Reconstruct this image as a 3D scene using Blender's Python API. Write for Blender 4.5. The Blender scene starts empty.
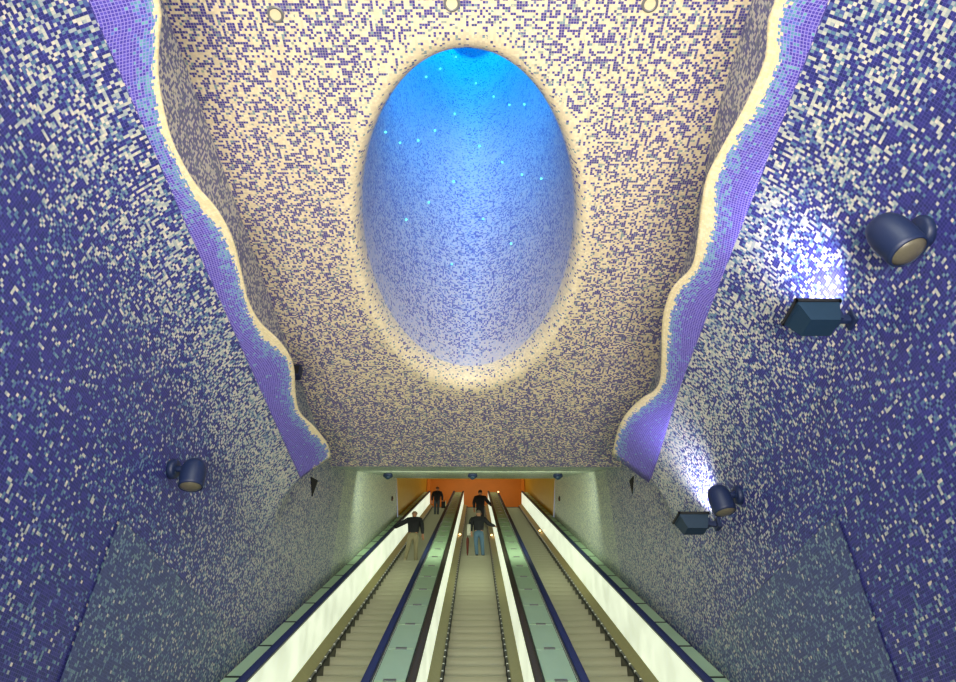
import bpy, bmesh, math, random
from mathutils import Vector, Matrix
random.seed(7)
R = math.radians
SC = bpy.context.scene
COL = SC.collection

# ------------------------------------------------------------------ camera
cam_d = bpy.data.cameras.new('camera'); cam = bpy.data.objects.new('camera', cam_d); COL.objects.link(cam)
cam_d.sensor_width = 36.0; cam_d.lens = 36.0 * 645 / 956; cam_d.clip_end = 200; cam_d.clip_start = .05
cam.location = (0, 0, 1.65); cam.rotation_euler = (R(90 + 39.1), 0, R(-.21))
SC.camera = cam
# ------------------------------------------------------------------ world, exposure, large lights
w = bpy.data.worlds.new('world'); SC.world = w; w.use_nodes = True
w.node_tree.nodes['Background'].inputs[0].default_value = (.55, .62, .75, 1)
w.node_tree.nodes['Background'].inputs[1].default_value = .36
SC.view_settings.view_transform = 'Standard'; SC.view_settings.look = 'None'
SC.view_settings.exposure = 0.0; SC.view_settings.gamma = 1.0; SC.view_settings.use_curve_mapping = False

def area(name, loc, aim, size, power, color, sy=None, spread=180):
    d = bpy.data.lights.new(name, 'AREA'); d.energy = power; d.color = color; d.size = size
    if sy: d.shape = 'RECTANGLE'; d.size_y = sy
    d.spread = R(spread)
    o = bpy.data.objects.new(name, d); COL.objects.link(o); o.location = loc
    o.rotation_euler = (Vector(aim) - Vector(loc)).to_track_quat('-Z', 'Y').to_euler(); return o
def point(name, loc, power, color, rad=.3):
    d = bpy.data.lights.new(name, 'POINT'); d.energy = power; d.color = color; d.shadow_soft_size = rad
    o = bpy.data.objects.new(name, d); COL.objects.link(o); o.location = loc; return o
def spot(name, loc, aim, power, color, angle=60, blend=.5, rad=.05):
    d = bpy.data.lights.new(name, 'SPOT'); d.energy = power; d.color = color; d.spot_size = R(angle); d.spot_blend = blend; d.shadow_soft_size = rad
    o = bpy.data.objects.new(name, d); COL.objects.link(o); o.location = loc
    o.rotation_euler = (Vector(aim) - Vector(loc)).to_track_quat('-Z', 'Y').to_euler(); return o

area('lobby_fill_up', (0, -1.6, .8), (0, 5.6, 8.0), 3.6, 430, (1, .93, .75), 1.6, 96)  # unseen fill added behind the camera to brighten the ceiling
area('lobby_fill_down', (0, -3.5, 7.7), (0, 9, 3.2), 4.0, 270, (.95, 1, .82), 1.6, 120)  # added downward fill for steps and glass, no such lamp in view
area('shaft_light', (-.10, 6.2, 19.2), (-.10, 6.2, 8), 2.5, 170, (.0, .36, 1.0), 5.2)
for sx in (-.55, .33): area('shaft_wall_light', (sx, 3.72, 13.0), (sx * 3.4 - .1, 8.2, 15.2), .5, 95, (.0, .40, 1.0), .3)
area('tunnel_fill', (0, 14.6, 8.95), (0, 19, 8.6), 5.0, 85, (.92, 1.0, .74), .5)  # added light facing away from the camera, brightens the tunnel walls
area('upper_hall_light', (0, 33.5, 22.5), (0, 36.5, 19), 4.5, 150, (1, .82, .50), 3.0)

# ------------------------------------------------------------------ materials
def srgb(r, g, b):
    def f(c):
        c /= 255.
        return c / 12.92 if c <= .04045 else ((c + .055) / 1.055) ** 2.4
    return (f(r), f(g), f(b), 1)
def mat(name, col, rough=.5, metal=0, emit=None, es=0, noise=0, scale=8, bump=0):
    m = bpy.data.materials.new(name); m.use_nodes = True; nt = m.node_tree; b = nt.nodes['Principled BSDF']
    b.inputs['Base Color'].default_value = col; b.inputs['Roughness'].default_value = rough; b.inputs['Metallic'].default_value = metal
    if emit: b.inputs['Emission Color'].default_value = emit; b.inputs['Emission Strength'].default_value = es
    if noise:
        tc = nt.nodes.new('ShaderNodeTexCoord'); n = nt.nodes.new('ShaderNodeTexNoise'); n.inputs['Scale'].default_value = scale; n.inputs['Detail'].default_value = 3
        nt.links.new(tc.outputs['Object'], n.inputs['Vector'])
        mx = nt.nodes.new('ShaderNodeMix'); mx.data_type = 'RGBA'
        mx.inputs[6].default_value = [c * (1 - noise) for c in col[:3]] + [1]; mx.inputs[7].default_value = [min(1, c * (1 + noise)) for c in col[:3]] + [1]
        nt.links.new(n.outputs['Fac'], mx.inputs[0]); nt.links.new(mx.outputs[2], b.inputs['Base Color'])
        if bump:
            bp = nt.nodes.new('ShaderNodeBump'); bp.inputs['Strength'].default_value = bump; bp.inputs['Distance'].default_value = .01
            nt.links.new(n.outputs['Fac'], bp.inputs['Height']); nt.links.new(bp.outputs[0], b.inputs['Normal'])
    return m

def mosaic(name, tile=.023, creams=None, teals=None, navys=None, grout=(120, 110, 190), gw=.14, cluster=.35, rough=.42, streak=.5, cs=2.2):
    """glass mosaic: every tile takes one colour at random; the 'mix' attribute of the surface
    gives the share of cream (R) and of teal (G) tiles, the rest are blue."""
    creams = creams or [(235, 222, 190), (214, 205, 190), (245, 232, 205)]
    teals = teals or [(86, 124, 150), (112, 146, 156), (78, 98, 156)]
    navys = navys or [(40, 40, 135), (48, 44, 150), (30, 36, 112)]
    m = bpy.data.materials.new(name); m.use_nodes = True; nt = m.node_tree; N = nt.nodes; Lk = nt.links.new; b = N['Principled BSDF']
    b.inputs['Roughness'].default_value = rough; b.inputs['Specular IOR Level'].default_value = .35
    def math_(op, a, bb=None, cc=None):
        n = N.new('ShaderNodeMath'); n.operation = op
        for i, v in enumerate((a, bb, cc)):
            if v is None: continue
            if isinstance(v, (int, float)): n.inputs[i].default_value = v
            else: Lk(v, n.inputs[i])
        return n.outputs[0]
    uv = N.new('ShaderNodeUVMap'); uv.uv_map = 'UVMap'
    sc = N.new('ShaderNodeVectorMath'); sc.operation = 'SCALE'; sc.inputs['Scale'].default_value = 1 / tile; Lk(uv.outputs[0], sc.inputs[0])
    fl = N.new('ShaderNodeVectorMath'); fl.operation = 'FLOOR'; Lk(sc.outputs[0], fl.inputs[0])
    fr = N.new('ShaderNodeVectorMath'); fr.operation = 'FRACTION'; Lk(sc.outputs[0], fr.inputs[0])
    wn = N.new('ShaderNodeTexWhiteNoise'); wn.noise_dimensions = '2D'; Lk(fl.outputs[0], wn.inputs['Vector'])
    # small runs of equal tiles: a second random value per 2x1 block
    dv = N.new('ShaderNodeVectorMath'); dv.operation = 'MULTIPLY'; dv.inputs[1].default_value = (.5, 1, 1); Lk(fl.outputs[0], dv.inputs[0])
    ad = N.new('ShaderNodeVectorMath'); ad.operation = 'ADD'; ad.inputs[1].default_value = (37.1, 91.0, 0); Lk(dv.outputs[0], ad.inputs[0])
    fd = N.new('ShaderNodeVectorMath'); fd.operation = 'FLOOR'; Lk(ad.outputs[0], fd.inputs[0])
    wd = N.new('ShaderNodeTexWhiteNoise'); wd.noise_dimensions = '2D'; Lk(fd.outputs[0], wd.inputs['Vector'])
    dv2 = N.new('ShaderNodeVectorMath'); dv2.operation = 'MULTIPLY'; dv2.inputs[1].default_value = (1, .5, 1); Lk(fl.outputs[0], dv2.inputs[0])
    ad2 = N.new('ShaderNodeVectorMath'); ad2.operation = 'ADD'; ad2.inputs[1].default_value = (57.0, 11.1, 0); Lk(dv2.outputs[0], ad2.inputs[0])
    fd2 = N.new('ShaderNodeVectorMath'); fd2.operation = 'FLOOR'; Lk(ad2.outputs[0], fd2.inputs[0])
    wd2 = N.new('ShaderNodeTexWhiteNoise'); wd2.noise_dimensions = '2D'; Lk(fd2.outputs[0], wd2.inputs['Vector'])
    sp = N.new('ShaderNodeSeparateColor'); Lk(wn.outputs['Color'], sp.inputs[0])
    pick = math_('GREATER_THAN', sp.outputs[1], streak)          # this tile follows its block
    pick2 = math_('GREATER_THAN', sp.outputs[0], .5)
    def mixf(f, a, c):
        n = N.new('ShaderNodeMix'); Lk(f, n.inputs[0]); Lk(a, n.inputs[2]); Lk(c, n.inputs[3]); return n.outputs[0]
    blk = mixf(pick2, wd.outputs['Value'], wd2.outputs['Value'])
    rnd = mixf(pick, wn.outputs['Value'], blk)
    at = N.new('ShaderNodeAttribute'); at.attribute_name = 'mix'
    sa = N.new('ShaderNodeSeparateColor'); Lk(at.outputs['Color'], sa.inputs[0])
    nz = N.new('ShaderNodeTexNoise'); nz.inputs['Scale'].default_value = cs; nz.inputs['Detail'].default_value = 4; Lk(uv.outputs[0], nz.inputs['Vector'])
    off = math_('MULTIPLY', math_('SUBTRACT', nz.outputs['Fac'], .5), cluster)
    r2 = math_('SUBTRACT', rnd, math_('MULTIPLY', off, math_('MULTIPLY', math_('MINIMUM', sa.outputs[0], .35), 4)))
    cream = math_('LESS_THAN', r2, sa.outputs[0])
    teal = math_('LESS_THAN', r2, math_('ADD', sa.outputs[0], sa.outputs[1]))
    def ramp(cols, val):
        n = N.new('ShaderNodeValToRGB'); n.color_ramp.interpolation = 'CONSTANT'; e = n.color_ramp.elements
        e[0].color = srgb(*cols[0]); e[0].position = 0; e[1].color = srgb(*cols[1]); e[1].position = .45
        k = e.new(.78); k.color = srgb(*cols[2]); Lk(val, n.inputs[0]); return n.outputs[0]
    def mixc(f, a, c):
        n = N.new('ShaderNodeMix'); n.data_type = 'RGBA'; Lk(f, n.inputs[0])
        for s, v in ((6, a), (7, c)):
            if isinstance(v, tuple): n.inputs[s].default_value = v
            else: Lk(v, n.inputs[s])
        return n.outputs[2]
    c3 = sp.outputs[2]
    col = mixc(cream, mixc(teal, ramp(navys, c3), ramp(teals, c3)), ramp(creams, c3))
    sf = N.new('ShaderNodeSeparateXYZ'); Lk(fr.outputs[0], sf.inputs[0])
    gx = math_('LESS_THAN', sf.outputs[0], gw); gy = math_('LESS_THAN', sf.outputs[1], gw)
    g = math_('MULTIPLY', math_('MAXIMUM', gx, gy), math_('SUBTRACT', 1.0, math_('MULTIPLY', cream, .8)))
    col = mixc(g, col, srgb(*grout))
    Lk(col, b.inputs['Base Color'])
    return m

M = {}
M['wall'] = mosaic('wall_mosaic', creams=[(190, 192, 182), (160, 170, 174), (212, 204, 190)], grout=(84, 80, 152), navys=[(40, 46, 114), (50, 52, 130), (34, 44, 100)])
M['lower'] = mosaic('lit_slate_mosaic', creams=[(190, 190, 180), (170, 184, 178), (205, 200, 180)], teals=[(104, 136, 150), (116, 144, 152), (94, 118, 150)], grout=(84, 88, 140), navys=[(56, 68, 118), (64, 74, 126), (54, 66, 110)])
M['ceil'] = mosaic('ceiling_mosaic', tile=.027, creams=[(238, 222, 190), (228, 212, 184), (244, 230, 200)], navys=[(68, 60, 150), (84, 78, 160), (74, 80, 140)], grout=(205, 190, 180), gw=.1, teals=[(130, 160, 170), (160, 170, 165), (110, 125, 175)], cluster=.3, cs=3)
M['upper'] = mosaic('shaded_mosaic', tile=.029, creams=[(214, 208, 200), (200, 198, 200), (222, 214, 202)], navys=[(92, 92, 158), (104, 104, 164), (100, 106, 150)], grout=(150, 145, 160), gw=.12, teals=[(130, 140, 160), (150, 155, 160), (110, 120, 150)])
M['shaft'] = mosaic('shaft_mosaic', tile=.029, creams=[(214, 206, 206), (204, 200, 212), (222, 212, 206)], navys=[(96, 96, 170), (112, 110, 178), (90, 96, 160)], grout=(190, 188, 205), gw=.1, teals=[(150, 165, 195), (160, 170, 195), (140, 150, 190)])
M['shelf'] = mosaic('violet_mosaic', tile=.023, creams=[(226, 210, 164), (232, 218, 178), (218, 204, 158)], navys=[(72, 60, 168), (82, 72, 182), (62, 54, 156)], grout=(146, 136, 210), gw=.22, teals=[(84, 138, 172), (100, 164, 172), (76, 108, 188)], cluster=.2)
M['tunnel'] = mosaic('tunnel_mosaic', tile=.023, creams=[(206, 212, 186), (196, 204, 184), (216, 218, 190)], navys=[(110, 124, 158), (120, 132, 160), (100, 118, 150)], grout=(150, 160, 160), teals=[(150, 172, 168), (160, 178, 168), (140, 162, 165)], cluster=.2)
M['floor'] = mat('dark_stone_floor', srgb(70, 74, 80), .35, noise=.15, scale=20)
M['ochre'] = mat('ochre_plaster', srgb(214, 170, 48), .5, noise=.1, scale=3)
M['orange'] = mat('orange_plaster', srgb(206, 122, 10), .5, noise=.12, scale=2)
M['darkred'] = mat('dark_red_skirting', srgb(110, 24, 12), .5)
M['lamp'] = mat('navy_lamp_enamel', srgb(24, 38, 76), .5, .1, noise=.08, scale=30)
M['lamp2'] = mat('petrol_lamp_enamel', srgb(22, 48, 74), .5, .1, noise=.08, scale=30)
M['lens'] = mat('frosted_lens', srgb(92, 88, 76), .4, noise=.15, scale=40)
M['black'] = mat('black_rubber', srgb(18, 19, 22), .6, noise=.1)
M['shadowgap'] = mat('matt_black', srgb(14, 12, 14), .9, noise=.1)
M['skirt'] = mat('dark_olive_skirt', srgb(62, 62, 50), .5, .2, noise=.1)
M['glow'] = mat('backlit_opal_glass', srgb(170, 180, 160), .4, emit=(.92, 1.0, .76, 1), es=.78, noise=.08, scale=3)
M['olive'] = mat('brushed_olive_steel', srgb(158, 152, 108), .42, .35, noise=.12, scale=12)
M['steel'] = mat('grey_steel', srgb(130, 134, 136), .4, .6, noise=.1, scale=20)
M['railb'] = mat('navy_handrail_rubber', srgb(24, 36, 84), .6, noise=.08, scale=20)
M['railk'] = mat('dark_brown_handrail_rubber', srgb(50, 44, 34), .6, noise=.08, scale=20)
M['glass'] = mat('green_frosted_glass', srgb(176, 208, 174), .6, noise=.06, scale=3)
M['joint'] = mat('dark_joint', srgb(36, 48, 44), .5, noise=.1)
M['stud'] = mat('white_stud', srgb(240, 240, 230), .3, emit=(1, 1, .95, 1), es=.5)
M['warm'] = mat('warm_indicator', srgb(255, 210, 140), .3, emit=(1, .62, .25, 1), es=4)
M['led'] = mat('cyan_led', srgb(120, 255, 255), .3, emit=(.15, .95, 1, 1), es=1.6)
M['cap'] = mat('blue_skylight_glass', srgb(0, 120, 230), .3, emit=(0, .30, 1, 1), es=.85)
M['cream'] = mat('cream_plaster', srgb(236, 218, 184), .6, noise=.05)
M['ring'] = mat('grey_ring', srgb(130, 130, 136), .4, .3, noise=.05)
# opal glass: soft uneven glow of the tubes behind it
_nt = M['glow'].node_tree; _tc = _nt.nodes.new('ShaderNodeTexCoord'); _n = _nt.nodes.new('ShaderNodeTexNoise'); _n.inputs['Scale'].default_value = 1.6; _n.inputs['Detail'].default_value = 3
_r = _nt.nodes.new('ShaderNodeMapRange'); _r.inputs[1].default_value = .3; _r.inputs[2].default_value = .7; _r.inputs[3].default_value = .60; _r.inputs[4].default_value = .88
_nt.links.new(_tc.outputs['Object'], _n.inputs['Vector']); _nt.links.new(_n.outputs['Fac'], _r.inputs[0]); _nt.links.new(_r.outputs[0], _nt.nodes['Principled BSDF'].inputs['Emission Strength'])
# step treads: ribbed aluminium
def stepmat():
    m = mat('ribbed_step_aluminium', srgb(172, 172, 148), .45, .25); nt = m.node_tree; N = nt.nodes; L = nt.links.new; b = N['Principled BSDF']
    tc = N.new('ShaderNodeTexCoord'); wv = N.new('ShaderNodeTexWave'); wv.bands_direction = 'X'; wv.inputs['Scale'].default_value = 17
    L(tc.outputs['Object'], wv.inputs['Vector'])
    bp = N.new('ShaderNodeBump'); bp.inputs['Strength'].default_value = .5; bp.inputs['Distance'].default_value = .008; L(wv.outputs['Fac'], bp.inputs['Height']); L(bp.outputs[0], b.inputs['Normal'])
    return m
M['step'] = stepmat()
def studmat():
    m = mat('studded_black_strip', srgb(24, 24, 24), .4); nt = m.node_tree; N = nt.nodes; L = nt.links.new; b = N['Principled BSDF']
    tc = N.new('ShaderNodeTexCoord'); sp = N.new('ShaderNodeSeparateXYZ'); L(tc.outputs['Object'], sp.inputs[0])
    md = N.new('ShaderNodeMath'); md.operation = 'PINGPONG'; md.inputs[1].default_value = .147; L(sp.outputs[1], md.inputs[0])
    lt = N.new('ShaderNodeMath'); lt.operation = 'LESS_THAN'; lt.inputs[1].default_value = .020; L(md.outputs[0], lt.inputs[0])
    mx = N.new('ShaderNodeMix'); mx.data_type = 'RGBA'; mx.inputs[6].default_value = srgb(24, 24, 24); mx.inputs[7].default_value = srgb(250, 250, 244); L(lt.outputs[0], mx.inputs[0]); L(mx.outputs[2], b.inputs['Base Color'])
    return m
M['studded'] = studmat()

# ------------------------------------------------------------------ helpers
def link(name, me, m, parent=None, kind=None):
    o = bpy.data.objects.new(name, me); COL.objects.link(o)
    if m: me.materials.append(m)
    if parent: o.parent = parent
    if kind: o['kind'] = kind
    return o
def obj(name, bm, m, parent=None, smooth=False, kind=None):
    bmesh.ops.recalc_face_normals(bm, faces=bm.faces)
    me = bpy.data.meshes.new(name); bm.to_mesh(me); bm.free()
    if smooth: me.polygons.foreach_set('use_smooth', [True] * len(me.polygons))
    return link(name, me, m, parent, kind)
def tag(o, label, cat, group=None):
    o['label'] = label; o['category'] = cat
    if group: o['group'] = group
    return o
def empty(name, loc, rot=(0, 0, 0)):
    o = bpy.data.objects.new(name, None); COL.objects.link(o); o.location = loc; o.rotation_euler = rot; o.empty_display_size = .1; return o
def box(bm, c, s, mtx=None, bev=0):
    r = bmesh.ops.create_cube(bm, size=1); vs = r['verts']
    for v in vs:
        v.co = Vector((v.co.x * s[0] + c[0], v.co.y * s[1] + c[1], v.co.z * s[2] + c[2]))
    if bev:
        es = list({e for v in vs for e in v.link_edges})
        bmesh.ops.bevel(bm, geom=es, offset=bev, segments=2, affect='EDGES', profile=.5)
    if mtx is not None: bmesh.ops.transform(bm, matrix=mtx, verts=[v for v in bm.verts] if bev else vs)
def lathe(bm, prof, seg=28, mtx=None):
    rings = []
    for r, z in prof:
        rings.append([bm.verts.new((r * math.cos(2 * math.pi * k / seg), r * math.sin(2 * math.pi * k / seg), z)) for k in range(seg)] if r > 1e-5 else [bm.verts.new((0, 0, z))])
    for a, b in zip(rings, rings[1:]):
        for k in range(seg):
            k2 = (k + 1) % seg
            if len(a) == 1 and len(b) == 1: continue
            if len(a) == 1: bm.faces.new((a[0], b[k2], b[k]))
            elif len(b) == 1: bm.faces.new((a[k], a[k2], b[0]))
            else: bm.faces.new((a[k], a[k2], b[k2], b[k]))
    if mtx is not None: bmesh.ops.transform(bm, matrix=mtx, verts=[v for r in rings for v in r])
def tube(bm, pts, r, seg=10):
    pts = [Vector(p) for p in pts]; rings = []
    for i, p in enumerate(pts):
        t = (pts[min(i + 1, len(pts) - 1)] - pts[max(i - 1, 0)]).normalized()
        q = t.to_track_quat('Z', 'Y')
        rings.append([bm.verts.new(p + q @ Vector((r * math.cos(2 * math.pi * k / seg), r * math.sin(2 * math.pi * k / seg), 0))) for k in range(seg)])
    for a, b in zip(rings, rings[1:]):
        for k in range(seg): bm.faces.new((a[k], a[(k + 1) % seg], b[(k + 1) % seg], b[k]))
    bm.faces.new(rings[0][::-1]); bm.faces.new(rings[-1])
def grid(name, rows, m, mixf=None, uvs=None, smooth=True, thick=0, parent=None, kind='structure'):
    """rows: list of lists of 3D points; uvs the same shape; mixf(x,y,z,u,v)->(cream, teal)"""
    verts = [p for r in rows for p in r]; nr, nc = len(rows), len(rows[0])
    faces = [(i * nc + j, i * nc + j + 1, (i + 1) * nc + j + 1, (i + 1) * nc + j) for i in range(nr - 1) for j in range(nc - 1)]
    me = bpy.data.meshes.new(name); me.from_pydata([tuple(p) for p in verts], [], faces); me.update()
    fu = [q for r in uvs for q in r]
    ul = me.uv_layers.new(name='UVMap')
    for lp in me.loops: ul.data[lp.index].uv = fu[lp.vertex_index]
    at = me.color_attributes.new('mix', 'FLOAT_COLOR', 'POINT')
    for i, p in enumerate(verts):
        a, b = mixf(p[0], p[1], p[2], *fu[i]) if mixf else (.5, .1)
        at.data[i].color = (max(0, a), max(0, b), 0, 1)
    if smooth: me.polygons.foreach_set('use_smooth', [True] * len(me.polygons))
    o = link(name, me, m, parent, kind)
    if thick:
        s = o.modifiers.new('thickness', 'SOLIDIFY'); s.thickness = thick; s.offset = 0
    return o
def lin(a, b, n): return [a + (b - a) * i / (n - 1) for i in range(n)]
def ss(a, b, x):
    t = min(1, max(0, (x - a) / (b - a))); return t * t * (3 - 2 * t)

TAN = math.tan(R(30))
def incl_z(y, n=0): return TAN * (y - 4.3) + n / math.cos(R(30))
D = Vector((0, math.cos(R(30)), .5)); NN = Vector((0, -.5, math.cos(R(30)))); O0 = Vector((0, 4.3, 0))
def P(x, s, n): return O0 + D * s + NN * n + Vector((x, 0, 0))
S_TOP = 35.5; Y_TOP = 4.3 + S_TOP * math.cos(R(30)); Z_TOP = S_TOP * .5
CZ = 8.05; LINT = 12.0                                        # ceiling height, where the escalator tunnel begins

# ------------------------------------------------------------------ walls
def tunnel_top(y): return CZ + (y - LINT) * (13.05 - CZ) / (22.3 - LINT)
def lean(side, y):
    a = (.38 + .012 * max(0, 4 - y)) if side < 0 else (.65 - .025 * max(0, y - 2) - (.10 * ss(6, 9, y)))
    return a * (1 - ss(8.75, 9.5, y))
def wall_x(side, y, z):
    z0 = 5.185 if side < 0 else 4.6
    if z <= z0: g = 0
    elif z <= 6.15: t = (z - z0) / (6.15 - z0); g = 1 - math.sqrt(max(0, 1 - (t * .70) ** 2)); g /= 1 - math.sqrt(1 - .49)
    else: g = 1 - ss(6.15, 6.9, z)
    return side * (3.0 - lean(side, y) * g)
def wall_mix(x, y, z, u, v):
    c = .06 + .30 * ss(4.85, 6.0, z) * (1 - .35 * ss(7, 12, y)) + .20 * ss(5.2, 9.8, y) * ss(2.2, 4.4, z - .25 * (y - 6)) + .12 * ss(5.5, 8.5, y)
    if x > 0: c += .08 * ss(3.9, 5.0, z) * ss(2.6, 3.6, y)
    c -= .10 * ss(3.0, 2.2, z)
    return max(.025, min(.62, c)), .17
for side, nm in ((-1, 'left'), (1, 'right')):
    ys = lin(-5.5, 8.8, 72)
    zs = lin(0, 4.55, 20) + lin(4.6, 6.15, 16)
    rows, uvs = [], []
    for z in zs:
        rows.append([(wall_x(side, y, z), y, z) for y in ys])
        uvs.append([(y, z + (.12 * ss(5.3, 6.15, z))) for y in ys])
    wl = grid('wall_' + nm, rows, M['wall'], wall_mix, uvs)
    # the flank where the wall runs on past the ledge, up to the ceiling, then along the tunnel
    rows, uvs = [], []
    ys = lin(8.8, 13.4, 40)
    for t in lin(0, 1, 40):
        row, uv = [], []
        for y in ys:
            z = t * (tunnel_top(y) if y > LINT else CZ)
            row.append((wall_x(side, y, z) , y, z)); uv.append((y, z))
        rows.append(row); uvs.append(uv)
    def mixfl(x, y, z, u, v):
        c, t = wall_mix(x, y, z, u, v); k = ss(9.5, 13, y)
        return min(.52, c + .1 * k), t + .14 * k
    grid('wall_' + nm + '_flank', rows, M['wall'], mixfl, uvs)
    # wall above the ledge, its shade put into the greyer tile colours
    rows, uvs = [], []
    for z in lin(6.0, CZ, 8):
        ys = lin(-5.5, 8.8, 30)
        rows.append([((-3.0 if side < 0 else 2.62 + .22 * ss(3.4, 6.2, y) + .16 * ss(7.2, 8.8, y)), y, z) for y in ys]); uvs.append([(y, z) for y in ys])
    grid('wall_' + nm + '_upper', rows, M['upper'], lambda x, y, z, u, v: (.42, .1), uvs)
    # raised lower field, escalator light put into its paler tiles, with a level top edge and an upright near edge
    bm = bmesh.new()
    yn = 5.15 if side < 0 else 5.05
    xa = side * 3.004; xb = side * 2.985
    rows, uvs = [], []
    for z in [0, .02] + lin(.1, 3.9, 16) + [3.93]:
        edge = (z > 3.91)
        ysl = [yn] + lin(yn + .1, 9.6, 26)
        row = [((xa if (edge or y < yn) else side * (2.985 + .012 * ss(7.2, 9.6, y))), y, z) for y in ysl]
        rows.append(row); uvs.append([(y + .011 - (.06 if y < yn else 0), z + .009) for y in ysl])
    grid('wall_' + nm + '_lower', rows, M['lower'], lambda x, y, z, u, v: (.03 + .25 * ss(6, 9.5, y), .24 + .1 * ss(6, 9, y)), uvs, smooth=False)
    # tunnel side walls, paler tiles with the greenish light put into their colour
    rows, uvs = [], []
    for t in lin(0, 1, 14):
        ys = lin(13.4, 25.2 - 2.9 * t, 40)
        rows.append([(side * 3.0, y, incl_z(y) - 1 + t * (tunnel_top(min(y, 22.3)) - incl_z(y) + 1)) for y in ys])
        uvs.append([(y, rows[-1][k][2]) for k, y in enumerate(ys)])
    grid('wall_' + nm + '_tunnel', rows, M['tunnel'], lambda x, y, z, u, v: (.42 + .22 * ss(13, 18, y), .24), uvs)
    # lower wall below tunnel flank down to the incline
    bm = bmesh.new()
    vs = [bm.verts.new((side * 3.0, y, z)) for y, z in ((25.2, 11.05), (Y_TOP + 3.2, 16), (Y_TOP + 3.2, 22.8), (22.3, 22.8), (22.3, 13.05))]
    bm.faces.new(vs); obj('wall_' + nm + '_ochre', bm, M['ochre'], kind='structure')

# black wedge standing in for the dark of the gap past each ledge end
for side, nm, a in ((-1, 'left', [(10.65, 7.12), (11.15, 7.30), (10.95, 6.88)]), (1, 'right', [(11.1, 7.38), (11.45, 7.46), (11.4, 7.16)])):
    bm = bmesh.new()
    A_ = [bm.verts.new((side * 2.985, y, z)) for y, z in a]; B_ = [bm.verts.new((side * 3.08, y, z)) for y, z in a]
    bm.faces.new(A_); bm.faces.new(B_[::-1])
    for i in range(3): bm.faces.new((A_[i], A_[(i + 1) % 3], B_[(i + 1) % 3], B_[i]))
    obj('trim_gap_shade_' + nm, bm, M['shadowgap'], kind='structure')

# ------------------------------------------------------------------ wavy ledges (violet underside, cream rim)
WL = [(-2.236, 2.011), (-2.311, 2.251), (-2.395, 2.5), (-2.451, 2.788), (-2.477, 3.109), (-2.445, 3.489), (-2.367, 3.813), (-2.339, 4.204), (-2.381, 4.72), (-2.405, 5.004), (-2.379, 5.38), (-2.269, 5.803), (-2.225, 6.253), (-2.31, 6.815), (-2.336, 7.254), (-2.236, 7.721), (-2.163, 8.267), (-2.186, 8.609)]
WR = [(2.074, 1.981), (2.133, 2.358), (2.125, 2.653), (2.106, 2.849), (2.063, 3.174), (2.032, 3.489), (2.065, 3.798), (2.132, 4.233), (2.154, 4.547), (2.061, 4.912), (2.074, 5.39), (2.182, 5.97), (2.258, 6.419), (2.239, 6.698), (2.153, 6.948), (2.064, 7.356), (2.025, 7.841), (2.063, 8.645)]
def catmull(pts, n=6):
    out = []
    for i in range(len(pts) - 1):
        p0 = pts[max(0, i - 1)]; p1 = pts[i]; p2 = pts[i + 1]; p3 = pts[min(len(pts) - 1, i + 2)]
        for k in range(n):
            t = k / n
            out.append(tuple(.5 * (2 * b + (c - a) * t + (2 * a - 5 * b + 4 * c - d) * t * t + (3 * b - a - 3 * c + d) * t ** 3) for a, b, c, d in zip(p0, p1, p2, p3)))
    out.append(pts[-1]); return out
for side, W, nm in ((-1, WL, 'left'), (1, WR, 'right')):
    near = [(side * (2.25 + .12 * math.sin(y * 2.1)), y) for y in lin(-5.5, 1.4, 16)]
    e = catmull(near + W, 4)
    rows, uvs = [], []
    n = 14
    tipx, tipy = e[-1]
    dense = []
    for j, (xe, ye) in enumerate(e): dense.append((xe, ye))
    for k in range(n):
        t = k / (n - 1)                                            # 0 at the rim, 1 at the wall edge
        row, uv = [], []
        for (xe, ye) in dense:
            # the end of the ledge is cut on a slant
            yb = ye + (.16 if side < 0 else .26) * t * ss(8.2, 8.62, ye)
            xw = wall_x(side, min(yb, 8.7), 6.15) + side * .01
            x = xe + (xw - xe) * t
            z = 6.15 + .58 * (abs(xw) - abs(x))
            row.append((x, yb, z)); uv.append((yb, abs(x - xe) * 1.15))
        rows.append(row); uvs.append(uv)
    def smix(x, y, z, u, v, side=side):
        wdt = .012 + .010 * (1 + math.sin(y * 5.1 + side)) + (.045 if side > 0 else .0) * ss(8, 3, y)
        for yc, wd_, hh in (((3.75, .28, .07), (5.75, .25, .07), (7.75, .2, .03)) if side < 0 else ((3.95, .3, .05), (5.6, .3, .03), (7.0, .25, .06))): wdt += hh * math.exp(-((y - yc) / wd_) ** 2)
        endc = ss(8.5, 8.62, y - .16 * min(1, v / .4)) * (.9 if side < 0 else .25)
        c = max(1.05 * (1 - ss(wdt, wdt + .05, v)), endc if v < .33 else 0)
        tl = .8 * (1 - ss(wdt + .04, wdt + .22, v)) + .03
        return c, tl
    sh = grid('trim_' + nm, rows, M['shelf'], smix, uvs, smooth=True)
    sm = sh.modifiers.new('thickness', 'SOLIDIFY'); sm.thickness = .022; sm.offset = -1 if side < 0 else 1

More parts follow.
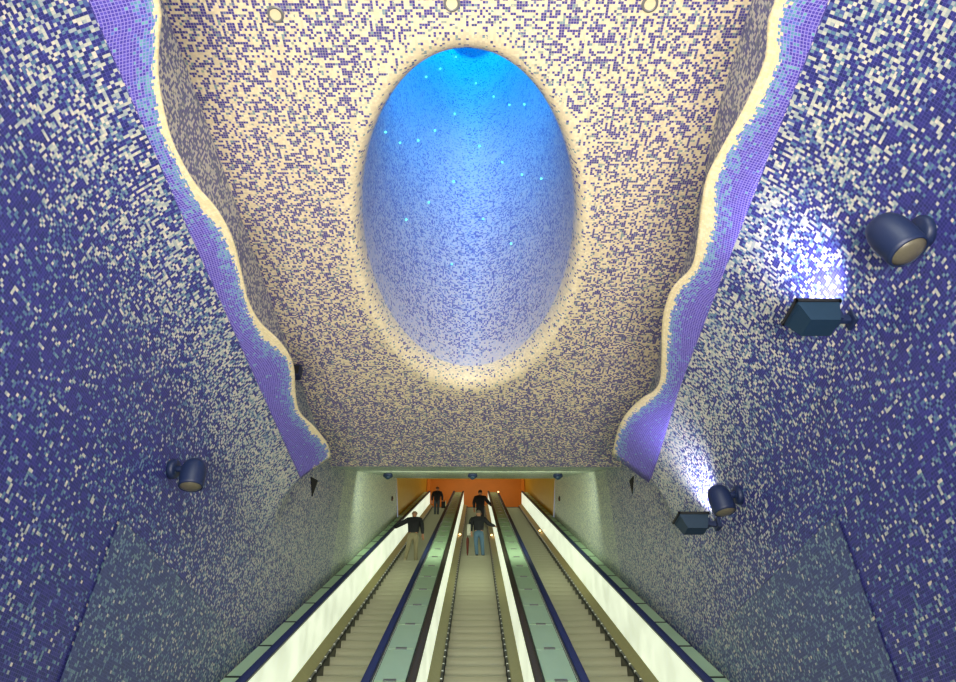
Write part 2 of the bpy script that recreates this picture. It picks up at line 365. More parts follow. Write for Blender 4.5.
# ------------------------------------------------------------------ ceiling with the elliptical shaft
EC = (-.11, 6.14); EA, EB = 1.43, 2.84; SH_TOP = 20.8
def ring_mix(t_):
    def f(x, y, z, u, v):
        d = math.hypot((x - EC[0]) / EA, (y - EC[1]) / EB)
        c = .445 + .10 * ss(2.4, 1.2, d)
        c += .30 * (1 - ss(1.06, 1.2, d))
        c -= .16 * ss(8.9, 10.2, y)  # far end: bluer, greener tiles, its dimmer light put into the mix too
        return c, .08 + .10 * ss(9, 11, y)
    return f
seg = 160
def ellpt(a, k, z): return (EC[0] + EA * k * math.cos(a), EC[1] + EB * k * math.sin(a), z)
def rectpt(a):
    dx, dy = EA * math.cos(a), EB * math.sin(a); ks = []
    if abs(dx) > 1e-9: ks.append(((3.05 - EC[0]) if dx > 0 else (-3.05 - EC[0])) / dx)
    if abs(dy) > 1e-9: ks.append(((LINT - EC[1]) if dy > 0 else (-5.6 - EC[1])) / dy)
    return min(k for k in ks if k > 0)
angs = [2 * math.pi * k / seg for k in range(seg)]
for cx_, cy_ in ((3.05, LINT), (-3.05, LINT), (3.05, -5.6), (-3.05, -5.6)):      # corners exact
    a = math.atan2((cy_ - EC[1]) / EB, (cx_ - EC[0]) / EA) % (2 * math.pi)
    j = min(range(seg), key=lambda q: abs(angs[q] - a)); angs[j] = a
angs.append(angs[0] + 2 * math.pi)
rows, uvs = [], []
for t in lin(0, 1, 34):
    row, uv = [], []
    for a in angs:
        K = rectpt(a); k = 1.10 + (K - 1.10) * t ** 1.3; p = ellpt(a, k, CZ); row.append(p); uv.append((p[0], p[1]))
    rows.append(row); uvs.append(uv)
lip = [(1.10, 0), (1.07, .015), (1.045, .05), (1.02, .12), (1.005, .22), (1.0, .34)]
for (k, dz), run in zip(lip[1:], (.03, .07, .12, .18, .25)):
    rows.insert(0, [ellpt(a, k, CZ + dz) for a in angs]); uvs.insert(0, [ellpt(a, 1.10 - run * .8, 0)[:2] for a in angs])
grid('ceiling', rows, M['ceil'], ring_mix(0), uvs)
rows, uvs = [], []
arc = [0]
for a0, a1 in zip(angs, angs[1:]):
    p, q = ellpt(a0, 1, 0), ellpt(a1, 1, 0); arc.append(arc[-1] + math.hypot(p[0] - q[0], p[1] - q[1]))
for z in lin(CZ + .34, SH_TOP, 50):
    rows.append([ellpt(a, 1, z) for a in angs]); uvs.append([(s_, z) for s_ in arc])
grid('wall_shaft', rows, M['shaft'], lambda x, y, z, u, v: (.80 - .25 * ss(CZ + .3, CZ + 1.2, z) + .25 * ss(11, 15, z), .12), uvs)
bm = bmesh.new(); bm.faces.new([bm.verts.new(ellpt(a, 1.01, SH_TOP)) for a in angs[:-1]]); obj('window_1', bm, M['cap'], kind='structure')
# tunnel ceiling: rises with the escalators
rows, uvs = [], []
for y in lin(LINT, 22.3, 40):
    xs = lin(-3.02, 3.02, 16); rows.append([(x, y, tunnel_top(y)) for x in xs]); uvs.append([(x, y * 1.1) for x in xs])
grid('ceiling_tunnel', rows, M['tunnel'], lambda x, y, z, u, v: (.36 + .2 * ss(12, 15, y), .3), uvs)
# head wall over the tunnel end, upper hall
bm = bmesh.new()
box(bm, (0, 22.33, 13.05 + 4.9), (6.1, .04, 9.8)); obj('wall_front', bm, M['ochre'], kind='structure')
bm = bmesh.new(); box(bm, (0, Y_TOP + 2.9, 20), (6.1, .2, 6)); obj('wall_back', bm, M['orange'], kind='structure')
bm = bmesh.new(); box(bm, (0, Y_TOP + 2.77, Z_TOP + .35), (5.98, .04, .7)); obj('baseboard_back', bm, M['darkred'], kind='structure')
bm = bmesh.new(); box(bm, (0, Y_TOP + 1.5, Z_TOP - .15), (6.1, 3.0, .3)); obj('floor_landing', bm, M['floor'], kind='structure')
bm = bmesh.new(); box(bm, (0, 30.3, 22.85), (6.1, 16, .1)); obj('ceiling_hall', bm, M['ochre'], kind='structure')
for sx in (-1, 1):
    bm = bmesh.new(); box(bm, (sx * 2.86, Y_TOP + 1.0, 20.2), (.2, .2, 5.2), bev=.01); obj('trim_post_' + ('left' if sx < 0 else 'right'), bm, M['orange'], kind='structure')
# lobby floor and rear wall
bm = bmesh.new(); box(bm, (0, -.6, -.1), (6.2, 9.8, .2)); obj('floor', bm, M['floor'], kind='structure')

# ------------------------------------------------------------------ escalators
def slab(bm, x0, x1, n0, n1, s0, s1, skew=None):
    vs = [bm.verts.new(P(x, s, n)) for s in (s0, s1) for x, n in ((x0, n0), (x1, n0), (x1, n1), (x0, n1))]
    for f in ((0, 1, 2, 3), (7, 6, 5, 4), (0, 4, 5, 1), (1, 5, 6, 2), (2, 6, 7, 3), (3, 7, 4, 0)): bm.faces.new([vs[i] for i in f])
def poly_extrude(bm, prof, s0, s1):
    a = [bm.verts.new(P(x, s0, n)) for x, n in prof]; b = [bm.verts.new(P(x, s1, n)) for x, n in prof]
    bm.faces.new(a); bm.faces.new(b[::-1])
    for i in range(len(prof)): j = (i + 1) % len(prof); bm.faces.new((a[i], a[j], b[j], b[i]))
# one step, origin at its front nosing: tread, curved riser with a rounded nose
def step_mesh():
    prof = [(0, 0), (-.004, -.008), (.004, -.02)] + [(.035 * math.sin(t * math.pi / 2 * 1.0) + .01, -.02 - .20 * t) for t in (.2, .4, .6, .8, 1)] + [(.05, -.24), (.42, -.24), (.42, -.02), (.405, 0)]
    bm = bmesh.new(); a = [bm.verts.new((-.494, y, z)) for y, z in prof]; b = [bm.verts.new((.494, y, z)) for y, z in prof]
    bm.faces.new(a); bm.faces.new(b[::-1])
    for i in range(len(prof)): j = (i + 1) % len(prof); bm.faces.new((a[i], a[j], b[j], b[i]))
    bmesh.ops.recalc_face_normals(bm, faces=bm.faces)
    me = bpy.data.meshes.new('step'); bm.to_mesh(me); bm.free(); me.materials.append(M['step']); return me
STEP = step_mesh()
PITCH = .4 / math.cos(R(30))
def escalator(cx, hw, rail, label, rails):
    root = empty('escalator', (cx, 4.3, 0)); tag(root, label, 'escalator', None)
    inv = Matrix.Translation((-cx, -4.3, 0))
    def put(name, bm, m, smooth=False):
        bmesh.ops.transform(bm, matrix=inv, verts=bm.verts); return obj(name, bm, m, root, smooth)
    k = 0; s = .03
    while s < S_TOP - .1:
        p = P(cx, s, 0) - Vector((cx, 4.3, 0)); o = bpy.data.objects.new('step', STEP); COL.objects.link(o); o.parent = root; o.location = p; s += PITCH
    bm = bmesh.new(); poly_extrude(bm, [(cx - hw, -.5), (cx + hw, -.5), (cx + hw, -.3), (cx - hw, -.3)], -.2, S_TOP); put('truss', bm, M['black'])
    for sd in (-1, 1):
        x = cx + sd * .497; xo = cx + sd * hw
        bm = bmesh.new(); poly_extrude(bm, [(x, -.34), (x + sd * .03, -.34), (x + sd * .03, .06), (x, .06)], -.2, S_TOP); put('skirt', bm, M['skirt'])
        bm = bmesh.new(); poly_extrude(bm, [(x + sd * .012, .055), (xo + sd * .02, .20), (xo + sd * .02, .05), (x + sd * .03, .03)], -.2, S_TOP); put('inner_deck', bm, M['olive'])
        bm = bmesh.new(); q = -.1
        poly_extrude(bm, [(x - sd * .012, .035), (x + sd * .012, .035), (x + sd * .012, .062), (x - sd * .012, .062)], -.2, S_TOP); put('brush_strip', bm, M['black'])
        bm = bmesh.new(); poly_extrude(bm, [(x + sd * .004, .062), (x + sd * .034, .062), (x + sd * .034, .088), (x + sd * .004, .088)], -.2, S_TOP); put('studded_strip', bm, M['studded'])
        bm = bmesh.new(); poly_extrude(bm, [(xo, .19), (xo + sd * .035, .19), (xo + sd * .035, .845), (xo, .845)], -.2, S_TOP); pn = put('balustrade_panel', bm, M['glow']); pn['label'] = 'glowing white backlit panel'
        bm = bmesh.new(); poly_extrude(bm, [(xo - sd * .008, .84), (xo + sd * .094, .84), (xo + sd * .094, .865), (xo - sd * .008, .865)], -.2, S_TOP); put('rail_base', bm, M['steel'])
        if rails[(sd + 1) // 2]:
            prof = []
            for t in range(12):
                a = 2 * math.pi * t / 12; prof.append((xo + sd * .035 + .052 * math.copysign(abs(math.cos(a)) ** .7, math.cos(a)), .885 + .024 * math.copysign(abs(math.sin(a)) ** .8, math.sin(a))))
            bm = bmesh.new(); poly_extrude(bm, prof, -.2, S_TOP + .05); put('handrail', bm, rail, True)
    return root
escalator(-1.98, .68, M['railb'], 'left escalator with navy handrails, carrying the man with his arm out', (1, 1))
escalator(0, .70, M['railk'], 'middle escalator with dark brown handrails, carrying the man in blue jeans', (1, 1))
escalator(1.98, .68, M['railb'], 'empty right escalator with navy handrails', (1, 1))

# glass topped strips between and beside the escalators
def strip(x0, x1, off, label, brackets, double):
    xc = (x0 + x1) / 2
    root = empty('glass_divider', (xc, 4.3, 0)); tag(root, label, 'divider')
    inv = Matrix.Translation((-xc, -4.3, 0))
    def put(name, bm, m): bmesh.ops.transform(bm, matrix=inv, verts=bm.verts); return obj(name, bm, m, root)
    bm = bmesh.new(); poly_extrude(bm, [(x0, -.3), (x1, -.3), (x1, .835), (x0, .835)], -.2, S_TOP); put('divider_body', bm, M['joint'])
    bm = bmesh.new(); poly_extrude(bm, [(-.5, 0), (.5, 0), (.5, .016), (-.5, .016)], 0, 1)
    bm.free()
    # a single panel mesh shared by all panels
    bm = bmesh.new(); g = .035 if double else .016
    a = P(x0 + .02, 0, .835); poly_extrude(bm, [(x0 + .018, .836), (x1 - .018, .836), (x1 - .018, .85), (x0 + .018, .85)], g, 1.2 - g)
    bmesh.ops.transform(bm, matrix=inv, verts=bm.verts); bmesh.ops.recalc_face_normals(bm, faces=bm.faces)
    pm = bpy.data.meshes.new('glass_panel'); bm.to_mesh(pm); bm.free(); pm.materials.append(M['glass'])
    bm = bmesh.new()
    if brackets: poly_extrude(bm, [(xc - .075, .851), (xc + .075, .851), (xc + .075, .862), (xc - .075, .862)], -.012, .05)
    else: poly_extrude(bm, [(x0 + .02, .846), (x1 - .02, .846), (x1 - .02, .856), (x0 + .02, .856)], -.012, .012)
    bmesh.ops.transform(bm, matrix=inv, verts=bm.verts); bmesh.ops.recalc_face_normals(bm, faces=bm.faces)
    km = bpy.data.meshes.new('joint_bracket'); bm.to_mesh(km); bm.free(); km.materials.append(M['steel'] if brackets else M['joint'])
    s = off - 1.2
    while s < S_TOP - 1.2:
        if s > -.25:
            o = bpy.data.objects.new('glass_panel', pm); COL.objects.link(o); o.parent = root; o.location = D * s
            k = bpy.data.objects.new('joint_bracket' if brackets else 'joint_bar', km); COL.objects.link(k); k.parent = o
        s += 1.2
strip(-1.205, -.80, .35, 'green glass topped divider between left and middle escalators', True, False)
strip(.80, 1.205, .35, 'green glass topped divider between middle and right escalators', True, False)
strip(-2.985, -2.765, .50, 'narrow green glass strip along the foot of the left wall', False, True)
strip(2.765, 2.985, .50, 'narrow green glass strip along the foot of the right wall', False, True)

# small warm indicator lights on the inner decks near the top
for x, s, lab in ((-.60, 22.5, 'small warm light on middle escalator deck, left of the jeans man'), (.60, 22.3, 'small warm light on middle escalator deck, right of the jeans man'), (2.55, 23.6, 'small warm light on right escalator deck beside the white panel'), (1.26, 34.2, 'small warm light at the top of right escalator handrail')):
    n = .2 if s < 30 else .95
    bm = bmesh.new(); lathe(bm, [(0, .03), (.03, .02), (.045, 0), (.045, -.02), (0, -.02)], 12, Matrix.Translation(P(x, s, n)))
    tag(obj('indicator_light', bm, M['warm'], smooth=True), lab, 'light')

# ------------------------------------------------------------------ lamps on the walls
def cyl_spot(side, y, z, sc, label, aim=(0, .25, -1), glow=0):
    """round wall plate, arm and tapering round-backed barrel pointing down"""
    root = empty('barrel_spotlight', (side * 3.0, y, z)); tag(root, label, 'spotlight')
    rotm = Matrix.Rotation(R(90) * -side, 4, 'Y')
    bm = bmesh.new(); lathe(bm, [(0, 0), (.105 * sc, 0), (.105 * sc, .05 * sc), (.09 * sc, .07 * sc), (0, .07 * sc)], 24, rotm); obj('wall_plate', bm, M['lamp'], root, True)
    bx = -side * .22 * sc
    bm = bmesh.new(); tube(bm, [(0, 0, 0), (bx * .6, 0, .0), (bx, 0, .0)], .035 * sc, 12); obj('arm', bm, M['lamp'], root, True)
    q = Vector(aim).normalized().to_track_quat('Z', 'Y').to_matrix().to_4x4()
    T = Matrix.Translation((bx - side * .03, 0, -.02 * sc)) @ q
    r = .13 * sc; prof = [(0, -.13 * sc), (r * .45, -.122 * sc), (r * .78, -.09 * sc), (r * .96, -.03 * sc), (r, .05 * sc), (r * .97, .16 * sc), (r * .92, .19 * sc), (r * .84, .19 * sc), (r * .84, .17 * sc), (0, .17 * sc)]
    bm = bmesh.new(); lathe(bm, prof, 32, T); body = obj('lamp_body', bm, M['lamp'], root, True)
    bm = bmesh.new(); lathe(bm, [(0, .215 * sc), (r * .5, .208 * sc), (r * .83, .185 * sc), (r * .83, .175 * sc), (0, .175 * sc)], 28, T); o = obj('lens', bm, M['lens'], body, True); o['label'] = 'beige frosted lens'
    return root
def box_flood(side, y, z, sc, label):
    """box floodlight hung off the wall on a bracket, its lid open to the top and throwing light up the wall"""
    root = empty('box_floodlight', (side * 3.0, y, z)); tag(root, label, 'floodlight')
    s = -side
    bm = bmesh.new(); box(bm, (s * .03 * sc, 0, 0), (.06 * sc, .16 * sc, .14 * sc), bev=.008); obj('wall_plate', bm, M['lamp'], root)
    bm = bmesh.new(); box(bm, (s * .10 * sc, 0, 0), (.14 * sc, .06 * sc, .07 * sc), bev=.01); box(bm, (s * .17 * sc, 0, .01), (.05 * sc, .14 * sc, .10 * sc)); obj('bracket', bm, M['lamp'], root)
    # body: tapering box, wide at the open top
    x0, x1 = s * .19 * sc, s * .58 * sc; top, bot = .075 * sc, -.105 * sc
    def bodyv(xa, xb, ya, yb, zz): return [(xa, ya, zz), (xb, ya, zz), (xb, yb, zz), (xa, yb, zz)]
    bm = bmesh.new(); wy = .16 * sc
    lo = [bm.verts.new(p) for p in bodyv(x0 + s * .03 * sc, x1 - s * .09 * sc, -wy * .72, wy * .72, bot)]
    hi = [bm.verts.new(p) for p in bodyv(x0, x1, -wy, wy, top)]
    bm.faces.new(lo)
    for i in range(4): bm.faces.new((lo[i], lo[(i + 1) % 4], hi[(i + 1) % 4], hi[i]))
    inn = [bm.verts.new((v.co.x * .97 + .03 * (x0 + x1) / 2, v.co.y * .93, top)) for v in hi]; dp = [bm.verts.new((v.co.x, v.co.y, top - .03)) for v in inn]
    for i in range(4): bm.faces.new((hi[i], hi[(i + 1) % 4], inn[(i + 1) % 4], inn[i])); bm.faces.new((inn[i], inn[(i + 1) % 4], dp[(i + 1) % 4], dp[i]))
    bm.faces.new(dp[::-1]); body = obj('lamp_body', bm, M['lamp2'], root)
    bm = bmesh.new()
    for ya in (-wy, wy): box(bm, ((x0 + x1) / 2, ya, top + .01), (abs(x1 - x0) + .03, .02, .03))
    for xa in (x0, x1): box(bm, (xa, 0, top + .01), (.02, 2 * wy + .02, .03))
    obj('rim', bm, M['black'], body)
    bm = bmesh.new(); box(bm, ((x0 + x1) / 2, 0, top - .012), (abs(x1 - x0) * .9, wy * 1.75, .01)); o = obj('lens', bm, M['floodlens'], body); o['label'] = 'glowing cool white lens'
    for k, (p_, ang) in enumerate(((1, 74),)):
        d = bpy.data.lights.new('flood_beam', 'SPOT'); d.energy = 100 * sc; d.color = (.80, .76, 1.0); d.spot_size = R(108); d.spot_blend = .85; d.shadow_soft_size = .07
        l = bpy.data.objects.new('flood_beam', d); COL.objects.link(l); l.parent = root; l.location = (s * .34 * sc, 0, top + .03)
        l.rotation_euler = Vector((side * .38, -.12, 1)).to_track_quat('-Z', 'Y').to_euler()
    return root
M['floodlens'] = mat('flood_lens', srgb(230, 230, 255), .3, emit=(.85, .85, 1, 1), es=4)
cyl_spot(1, 2.86, 4.92, 1.05, 'large navy barrel spotlight high on the right wall, nearest the viewer', (.22, -.06, -.95))
cyl_spot(1, 6.75, 4.90, 1.0, 'small looking navy barrel spotlight on the right wall, farther from the viewer', (.12, .0, -.95))
cyl_spot(-1, 5.72, 4.67, .92, 'navy barrel spotlight alone on the left wall', (.10, .0, -.95))
box_flood(1, 3.84, 5.0, .86, 'large box floodlight on the right wall throwing white light up the mosaic')
box_flood(1, 7.55, 4.9, .9, 'farther box floodlight on the right wall beside the small barrel spotlight')
box_flood(-1, 1.0, 5.0, 1.0, 'unseen box floodlight added on the left wall to light the ledge')  # extra lamp added out of view for the left ledge

# recessed rings in the ceiling
for (x, y), lab in (((-1.95, 2.86), 'round ceiling downlight at the left, above the left ledge corner'), ((-.24, 2.75), 'round ceiling downlight in the middle, above the blue shaft'), ((1.655, 2.75), 'round ceiling downlight at the right of the ceiling')):
    root = empty('ceiling_downlight', (x, y, CZ)); tag(root, lab, 'ceiling light')
    bm = bmesh.new(); lathe(bm, [(.055, .0), (.055, -.014), (.078, -.014), (.082, .0)], 28); obj('ring', bm, M['ring'], root, True)
    bm = bmesh.new(); lathe(bm, [(0, -.008), (.055, -.008), (.055, 0), (0, 0)], 28); obj('diffuser', bm, M['cream'], root)
# dome cameras hanging from the tunnel ceiling
for x, lab in ((-2.46, 'blue dome camera under the tunnel ceiling, left of three'), (-.09, 'blue dome camera under the tunnel ceiling, middle of three'), (2.3, 'blue dome camera under the tunnel ceiling, right of three')):
    yy = 16.4; root = empty('dome_camera', (x, yy, tunnel_top(yy) - .05)); root.scale = (.8, .8, .62); tag(root, lab, 'camera', 'dome cameras under the tunnel ceiling')
    bm = bmesh.new(); lathe(bm, [(0, .02), (.16, .02), (.17, -.06), (.13, -.10), (0, -.10)], 24); obj('housing', bm, M['lamp'], root, True)
    bm = bmesh.new(); lathe(bm, [(.10, -.10), (.095, -.15), (.06, -.19), (0, -.21)], 24); obj('dome', bm, M['lamp2'], root, True)
for sx, lab in ((-1, 'small dark red alarm button on the left tunnel wall'), (1, 'small dark red alarm button on the right tunnel wall')):
    yy = 20.6 if sx < 0 else 20.6
    root = empty('alarm_button', (sx * 3.0, 21.4, 11.8)); tag(root, lab, 'alarm')
    bm = bmesh.new(); box(bm, (-sx * .02, 0, 0), (.04, .16, .13), bev=.01); obj('backplate', bm, M['joint'], root)
    bm = bmesh.new(); lathe(bm, [(0, .06), (.06, .05), (.08, .02), (.08, 0), (0, 0)], 16, Matrix.Rotation(-sx * R(90), 4, 'Y')); obj('button', bm, M['darkred'], root, True)
# small blue loudspeaker at the left ceiling edge
root = empty('wall_speaker', (-2.99, 8.55, 7.93)); tag(root, 'small blue speaker box peeking past the left ledge at the ceiling', 'speaker')
bm = bmesh.new(); box(bm, (.04, 0, 0), (.16, .16, .22), bev=.015); obj('cabinet', bm, M['lamp'], root)
bm = bmesh.new(); box(bm, (.04, -.085, -.01), (.12, .012, .16)); obj('grille', bm, M['black'], root)

# LED points on the shaft wall: (angle, height, where)
LEDS = [(109.1, 18.8, 'topmost, almost at the rim'), (125.7, 17.46, 'second down from the top, left of centre'), (140.4, 16.16, 'third down at the upper left'), (86.5, 17.69, 'near the top, just right of centre'),
        (67.7, 16.68, 'upper right, below the one nearest the top'), (51.4, 15.63, 'upper right, left one of a close pair'), (34.8, 14.66, 'upper right, right one of a close pair'), (107.8, 16.02, 'upper middle, alone in bright blue'),
        (126.7, 14.64, 'left of middle, above the lavender tiles'), (142.3, 13.45, 'left side, between two others in a rising row'), (160.7, 12.19, 'left side, lower end of a rising row'), (179.5, 11.15, 'far left edge of the shaft'),
        (82.8, 14.83, 'middle, a third of the way down'), (61.4, 13.75, 'right of middle, inner end of a falling row'), (42.9, 12.55, 'right side, in a falling row'), (23.8, 11.38, 'far right edge of the shaft'),
        (106.3, 13.36, 'exact middle of the shaft'), (127.3, 12.06, 'lower left, upper of two'), (145.8, 10.76, 'lower left, lower of two'), (79.8, 12.18, 'below the middle, right of centre'),
        (56.5, 10.96, 'lower right, lone point'), (105.2, 10.77, 'lowest of all, bottom centre')]
for a, z, wh in LEDS:
    c = Vector(ellpt(R(a), .985, z)); r_ = .030 if z > 13 else .026
    bm = bmesh.new(); bmesh.ops.create_uvsphere(bm, u_segments=10, v_segments=6, radius=r_ * .75); bmesh.ops.translate(bm, vec=c, verts=bm.verts)
    tag(obj('light_point', bm, M['led'], smooth=True), 'cyan light point in the blue shaft, ' + wh, 'light', 'light points on the shaft wall')

# ------------------------------------------------------------------ people
def skin_mesh(name, verts, edges, radii, m, parent, sub=2, root=0):
    me = bpy.data.meshes.new(name + '_tmp'); me.from_pydata(verts, edges, []); me.update()
    o = bpy.data.objects.new(name + '_tmp', me); COL.objects.link(o)
    o.modifiers.new('skin', 'SKIN'); sk = me.skin_vertices[0].data if me.skin_vertices else None
    if sk is None:
        bpy.context.view_layer.objects.active = o; bpy.context.view_layer.update(); sk = me.skin_vertices[0].data
    for i, r in enumerate(radii): sk[i].radius = (r, r) if not isinstance(r, tuple) else r
    for i in range(len(verts)): sk[i].use_root = (i == root)
    o.modifiers.new('sub', 'SUBSURF').levels = sub
    dg = bpy.context.evaluated_depsgraph_get(); dg.update()
    nm = bpy.data.meshes.new_from_object(o.evaluated_get(dg)); bpy.data.objects.remove(o); nm.name = name
    nm.materials.clear(); nm.polygons.foreach_set('use_smooth', [True] * len(nm.polygons))
    return link(name, nm, m, parent)
def blob(bm, c, s, rot=None):
    r = bmesh.ops.create_uvsphere(bm, u_segments=16, v_segments=10, radius=1)
    T = Matrix.Translation(c) @ (rot or Matrix()) @ Matrix.Diagonal((s[0], s[1], s[2], 1)); bmesh.ops.transform(bm, matrix=T, verts=r['verts'])
def person(loc, H, label, J, skin, jacket, trousers, shoe, hair, bald=False, lay=None):
    """J: joints in metres for a 1.75 m figure facing +y: keys ls, le, lh (left shoulder, elbow, hand), rs.., lk, lf (knee, ankle), rk, rf"""
    k = H / 1.75; root = empty('person', loc); tag(root, label, 'person'); root.scale = (k, k, k)
    hip = Vector((0, 0, .93)); chest = Vector((0, .02, 1.28)); neck = Vector((0, .02, 1.47)); head = Vector((J.get('hx', 0), .04 + J.get('hy', 0), 1.62)); crown = head + Vector((0, .0, .06))
    V = [hip, (0, .01, 1.10), chest, neck, head, crown]; Rr = [.10, .105, .12, .052, .104, .085]; E_ = [(0, 1), (1, 2), (2, 3), (3, 4), (4, 5)]
    def add(p, r, par): V.append(Vector(p)); Rr.append(r); E_.append((par, len(V) - 1)); return len(V) - 1
    for sd, c in ((-1, 'l'), (1, 'r')):
        a = add((sd * .17, .02, 1.40), .055, 2); b = add(J[c + 'e'], .042, a); h = Vector(J[c + 'h']); w_ = add(h, .028, b)
        d = (h - Vector(J[c + 'e'])).normalized(); q = d.to_track_quat('Z', 'Y')
        pm = add(h + d * .055, .030, w_)
        for fi, (fx, ln) in enumerate(((-.028, .075), (-.010, .085), (.010, .080), (.028, .062))):
            f1 = add(h + d * .10 + q @ Vector((fx, 0, 0)), .0095, pm); add(h + d * (.10 + ln * .7) + q @ Vector((fx * 1.1, -.018, 0)), .008, f1)
        t1 = add(h + d * .04 + q @ Vector((.045, -.01, 0)), .011, w_); add(h + d * .075 + q @ Vector((.058, -.02, 0)), .009, t1)
        kx = add((sd * .095, .0, .86), .085, 0); kn = add(J[c + 'k'], .055, kx); an = add(J[c + 'f'], .038, kn); add(Vector(J[c + 'f']) + Vector((0, .14, -.05)), .03, an)
    skin_mesh('body', [tuple(v) for v in V], E_, Rr, skin, root, 1)
    # face: nose, ears, eyes and mouth on the far side of the head
    bm = bmesh.new(); blob(bm, head + Vector((0, .105, -.02)), (.015, .022, .028)); blob(bm, head + Vector((-.080, .0, -.01)), (.012, .025, .035)); blob(bm, head + Vector((.080, 0, -.01)), (.012, .025, .035)); obj('nose_and_ears', bm, skin, root, True)
    bm = bmesh.new()
    for sx in (-.032, .032): blob(bm, head + Vector((sx, .088, .012)), (.012, .006, .008))
    blob(bm, head + Vector((0, .092, -.062)), (.028, .006, .007)); obj('eyes_and_mouth', bm, M['black'], root, True)
    bm = bmesh.new()
    if bald: blob(bm, head + Vector((0, -.03, -.02)), (.078, .06, .035))
    else: blob(bm, head + Vector((0, -.014, .028)), (.090, .100, .088))
    obj('hair', bm, hair, root, True)
    # jacket
    lay = lay or 0
    V = [Vector((0, .0, .90 - lay)), Vector((0, .0, 1.02)), Vector((0, .0, 1.20)), Vector((0, .02, 1.36)), Vector((0, .02, 1.46))]; Rr = [(.185, .14), (.185, .14), (.21, .15), (.195, .135), (.08, .075)]; E_ = [(0, 1), (1, 2), (2, 3), (3, 4)]
    for sd, c in ((-1, 'l'), (1, 'r')):
        a = add((sd * .20, .02, 1.38), .092, 3); b = add(J[c + 'e'], .075, a); add(Vector(J[c + 'e']).lerp(Vector(J[c + 'h']), .92), .048, b)
    skin_mesh('jacket', [tuple(v) for v in V], E_, Rr, jacket, root, 2)
    V = [Vector((0, .0, .98)), Vector((0, 0, .90))]; Rr = [(.15, .11), (.155, .12)]; E_ = [(0, 1)]
    for sd, c in ((-1, 'l'), (1, 'r')):
        a = add((sd * .095, .0, .80), .098, 1); b = add(J[c + 'k'], .072, a); add(Vector(J[c + 'f']) + Vector((0, 0, -.01)), .060, b)
    skin_mesh('trousers', [tuple(v) for v in V], E_, Rr, trousers, root, 2)
    for c in 'lr':
        f = Vector(J[c + 'f']); bm = bmesh.new(); blob(bm, f + Vector((0, .055, -.045)), (.052, .145, .045)); blob(bm, f + Vector((0, -.02, -.02)), (.05, .06, .055)); obj('shoe', bm, shoe, root, True)
    return root
skin1 = mat('skin_tan', srgb(176, 122, 92), .55, noise=.05); skin2 = mat('skin_light', srgb(200, 150, 120), .55, noise=.05)
blk = mat('black_cloth', srgb(22, 23, 30), .8, noise=.2, scale=20); dk = mat('charcoal_cloth', srgb(36, 38, 44), .8, noise=.2, scale=20)
khaki = mat('khaki_cloth', srgb(138, 130, 100), .8, noise=.12, scale=15); jeans = mat('blue_denim', srgb(88, 120, 146), .8, noise=.2, scale=18); djeans = mat('dark_denim', srgb(56, 66, 72), .8, noise=.2, scale=18)
sneaker = mat('pale_shoe', srgb(170, 160, 130), .6, noise=.1); bshoe = mat('dark_shoe', srgb(36, 36, 40), .5, noise=.1)
hgrey = mat('grey_hair', srgb(120, 110, 96), .7, noise=.2, scale=40); hblk = mat('dark_hair', srgb(28, 22, 20), .7, noise=.2, scale=40); hbrown = mat('brown_hair', srgb(110, 66, 34), .7, noise=.2, scale=40)
def tread(s, dy=.2):
    """a standing spot on the tread of the step nearest to s"""
    k = round((s - .03) / PITCH); p = P(0, .03 + k * PITCH, 0); return p.y + dy, p.z
y, z = tread(17.9)
person((-2.02, y, z), 1.80, 'man in black jacket and khaki trousers, left arm out on the rail', dict(le=(-.40, .05, 1.27), lh=(-.64, .10, 1.14), re=(.27, -.02, 1.14), rh=(.30, .06, .90), lk=(-.14, .06, .50), lf=(-.20, -.02, .08), rk=(.10, .08, .50), rf=(.12, .10, .08)), skin1, blk, khaki, sneaker, hgrey, bald=True)
y, z = tread(18.75)
person((.10, y, z), 1.70, 'man in dark jacket and blue jeans on the middle escalator', dict(le=(-.27, .0, 1.14), lh=(-.25, .08, .93), re=(.36, .10, 1.24), rh=(.60, .22, 1.20), lk=(-.09, .06, .50), lf=(-.06, .0, .08), rk=(.12, .06, .50), rf=(.15, .06, .08), hy=.03), skin2, dk, jeans, bshoe, hgrey)
y, z = tread(26.5)
person((.20, y, z), 1.88, 'tall man all in black standing ahead of the man in jeans', dict(le=(-.27, .0, 1.14), lh=(-.25, .10, .92), re=(.34, .08, 1.20), rh=(.54, .22, 1.06), lk=(-.10, .05, .50), lf=(-.10, 0, .08), rk=(.10, .05, .50), rf=(.10, 0, .08)), skin1, blk, blk, bshoe, hblk, lay=.15)
y, z = tread(31.5)
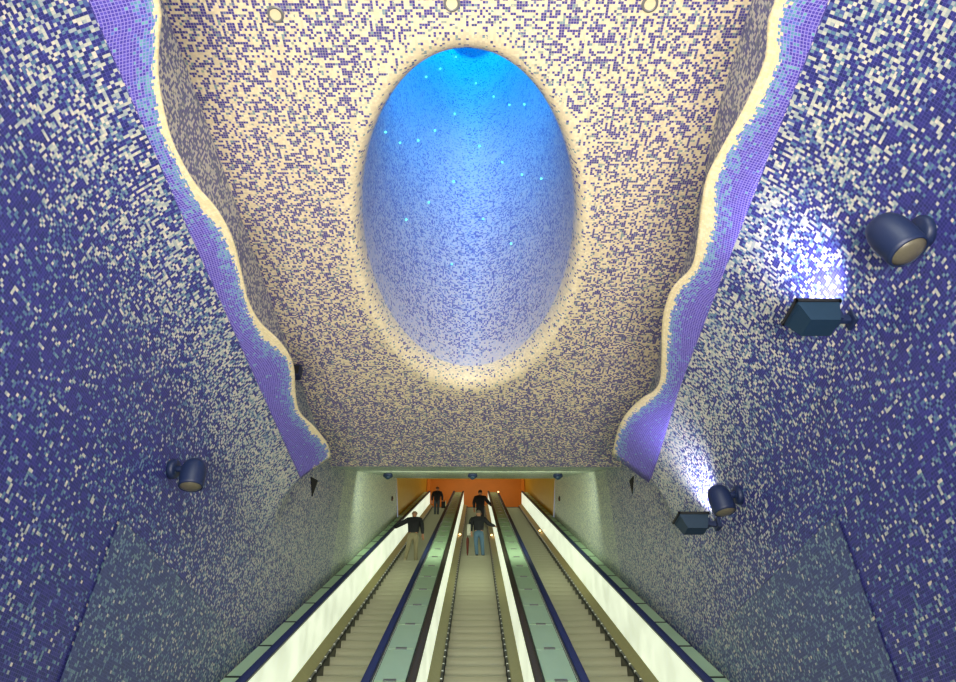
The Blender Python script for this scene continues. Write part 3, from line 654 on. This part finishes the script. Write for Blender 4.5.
person((-2.05, y, z), 1.68, 'person in long dark coat near the top of the left escalator', dict(le=(-.27, .0, 1.14), lh=(-.27, .08, .90), re=(.28, .0, 1.14), rh=(.30, .04, .88), lk=(-.08, .05, .50), lf=(-.08, 0, .08), rk=(.08, .05, .50), rf=(.08, 0, .08)), skin2, blk, djeans, bshoe, hbrown, lay=.18)
# bag and umbrella
y, z = tread(18.75)
root = empty('shoulder_bag', (-.23, y - .06, z + .95)); tag(root, 'white bag hanging at the left side of the man in jeans', 'bag')
bm = bmesh.new(); box(bm, (0, 0, -.02), (.12, .12, .38), bev=.03); obj('pouch', bm, mat('white_canvas', srgb(214, 214, 196), .8, noise=.08), root)
bm = bmesh.new(); tube(bm, [(0, -.05, .16), (.02, -.05, .3), (.08, -.02, .42)], .012, 6); tube(bm, [(0, .05, .16), (.02, .05, .3), (.08, -.02, .42)], .012, 6); obj('strap', bm, M['joint'], root)
root = empty('furled_umbrella', (-.27, y + .02, z + .03)); tag(root, 'furled dark red umbrella held down beside the blue jeans', 'umbrella')
bm = bmesh.new(); lathe(bm, [(0, 0), (.01, .02), (.03, .15), (.05, .5), (.045, .62), (.015, .68), (0, .68)], 14); obj('canopy', bm, mat('dark_red_cloth', srgb(96, 34, 22), .7, noise=.15), root, True)
bm = bmesh.new(); tube(bm, [(0, 0, .66), (0, 0, .84), (.03, 0, .88), (.07, 0, .86)], .012, 8); obj('handle', bm, M['black'], root, True)
y, z = tread(31.5)
root = empty('carrier_bag', (-1.70, y, z + .62)); tag(root, 'dark carrier bag with pale edge beside the person in long coat', 'bag')
bm = bmesh.new(); box(bm, (0, 0, 0), (.22, .14, .34), bev=.03); obj('pouch', bm, blk, root)
bm = bmesh.new(); box(bm, (.115, 0, .06), (.03, .15, .30), bev=.01); obj('lining', bm, mat('pale_cloth', srgb(200, 196, 150), .8, noise=.08), root)
bm = bmesh.new(); tube(bm, [(-.06, 0, .16), (-.02, 0, .26), (.04, 0, .26), (.07, 0, .16)], .01, 6); obj('handle', bm, M['black'], root)
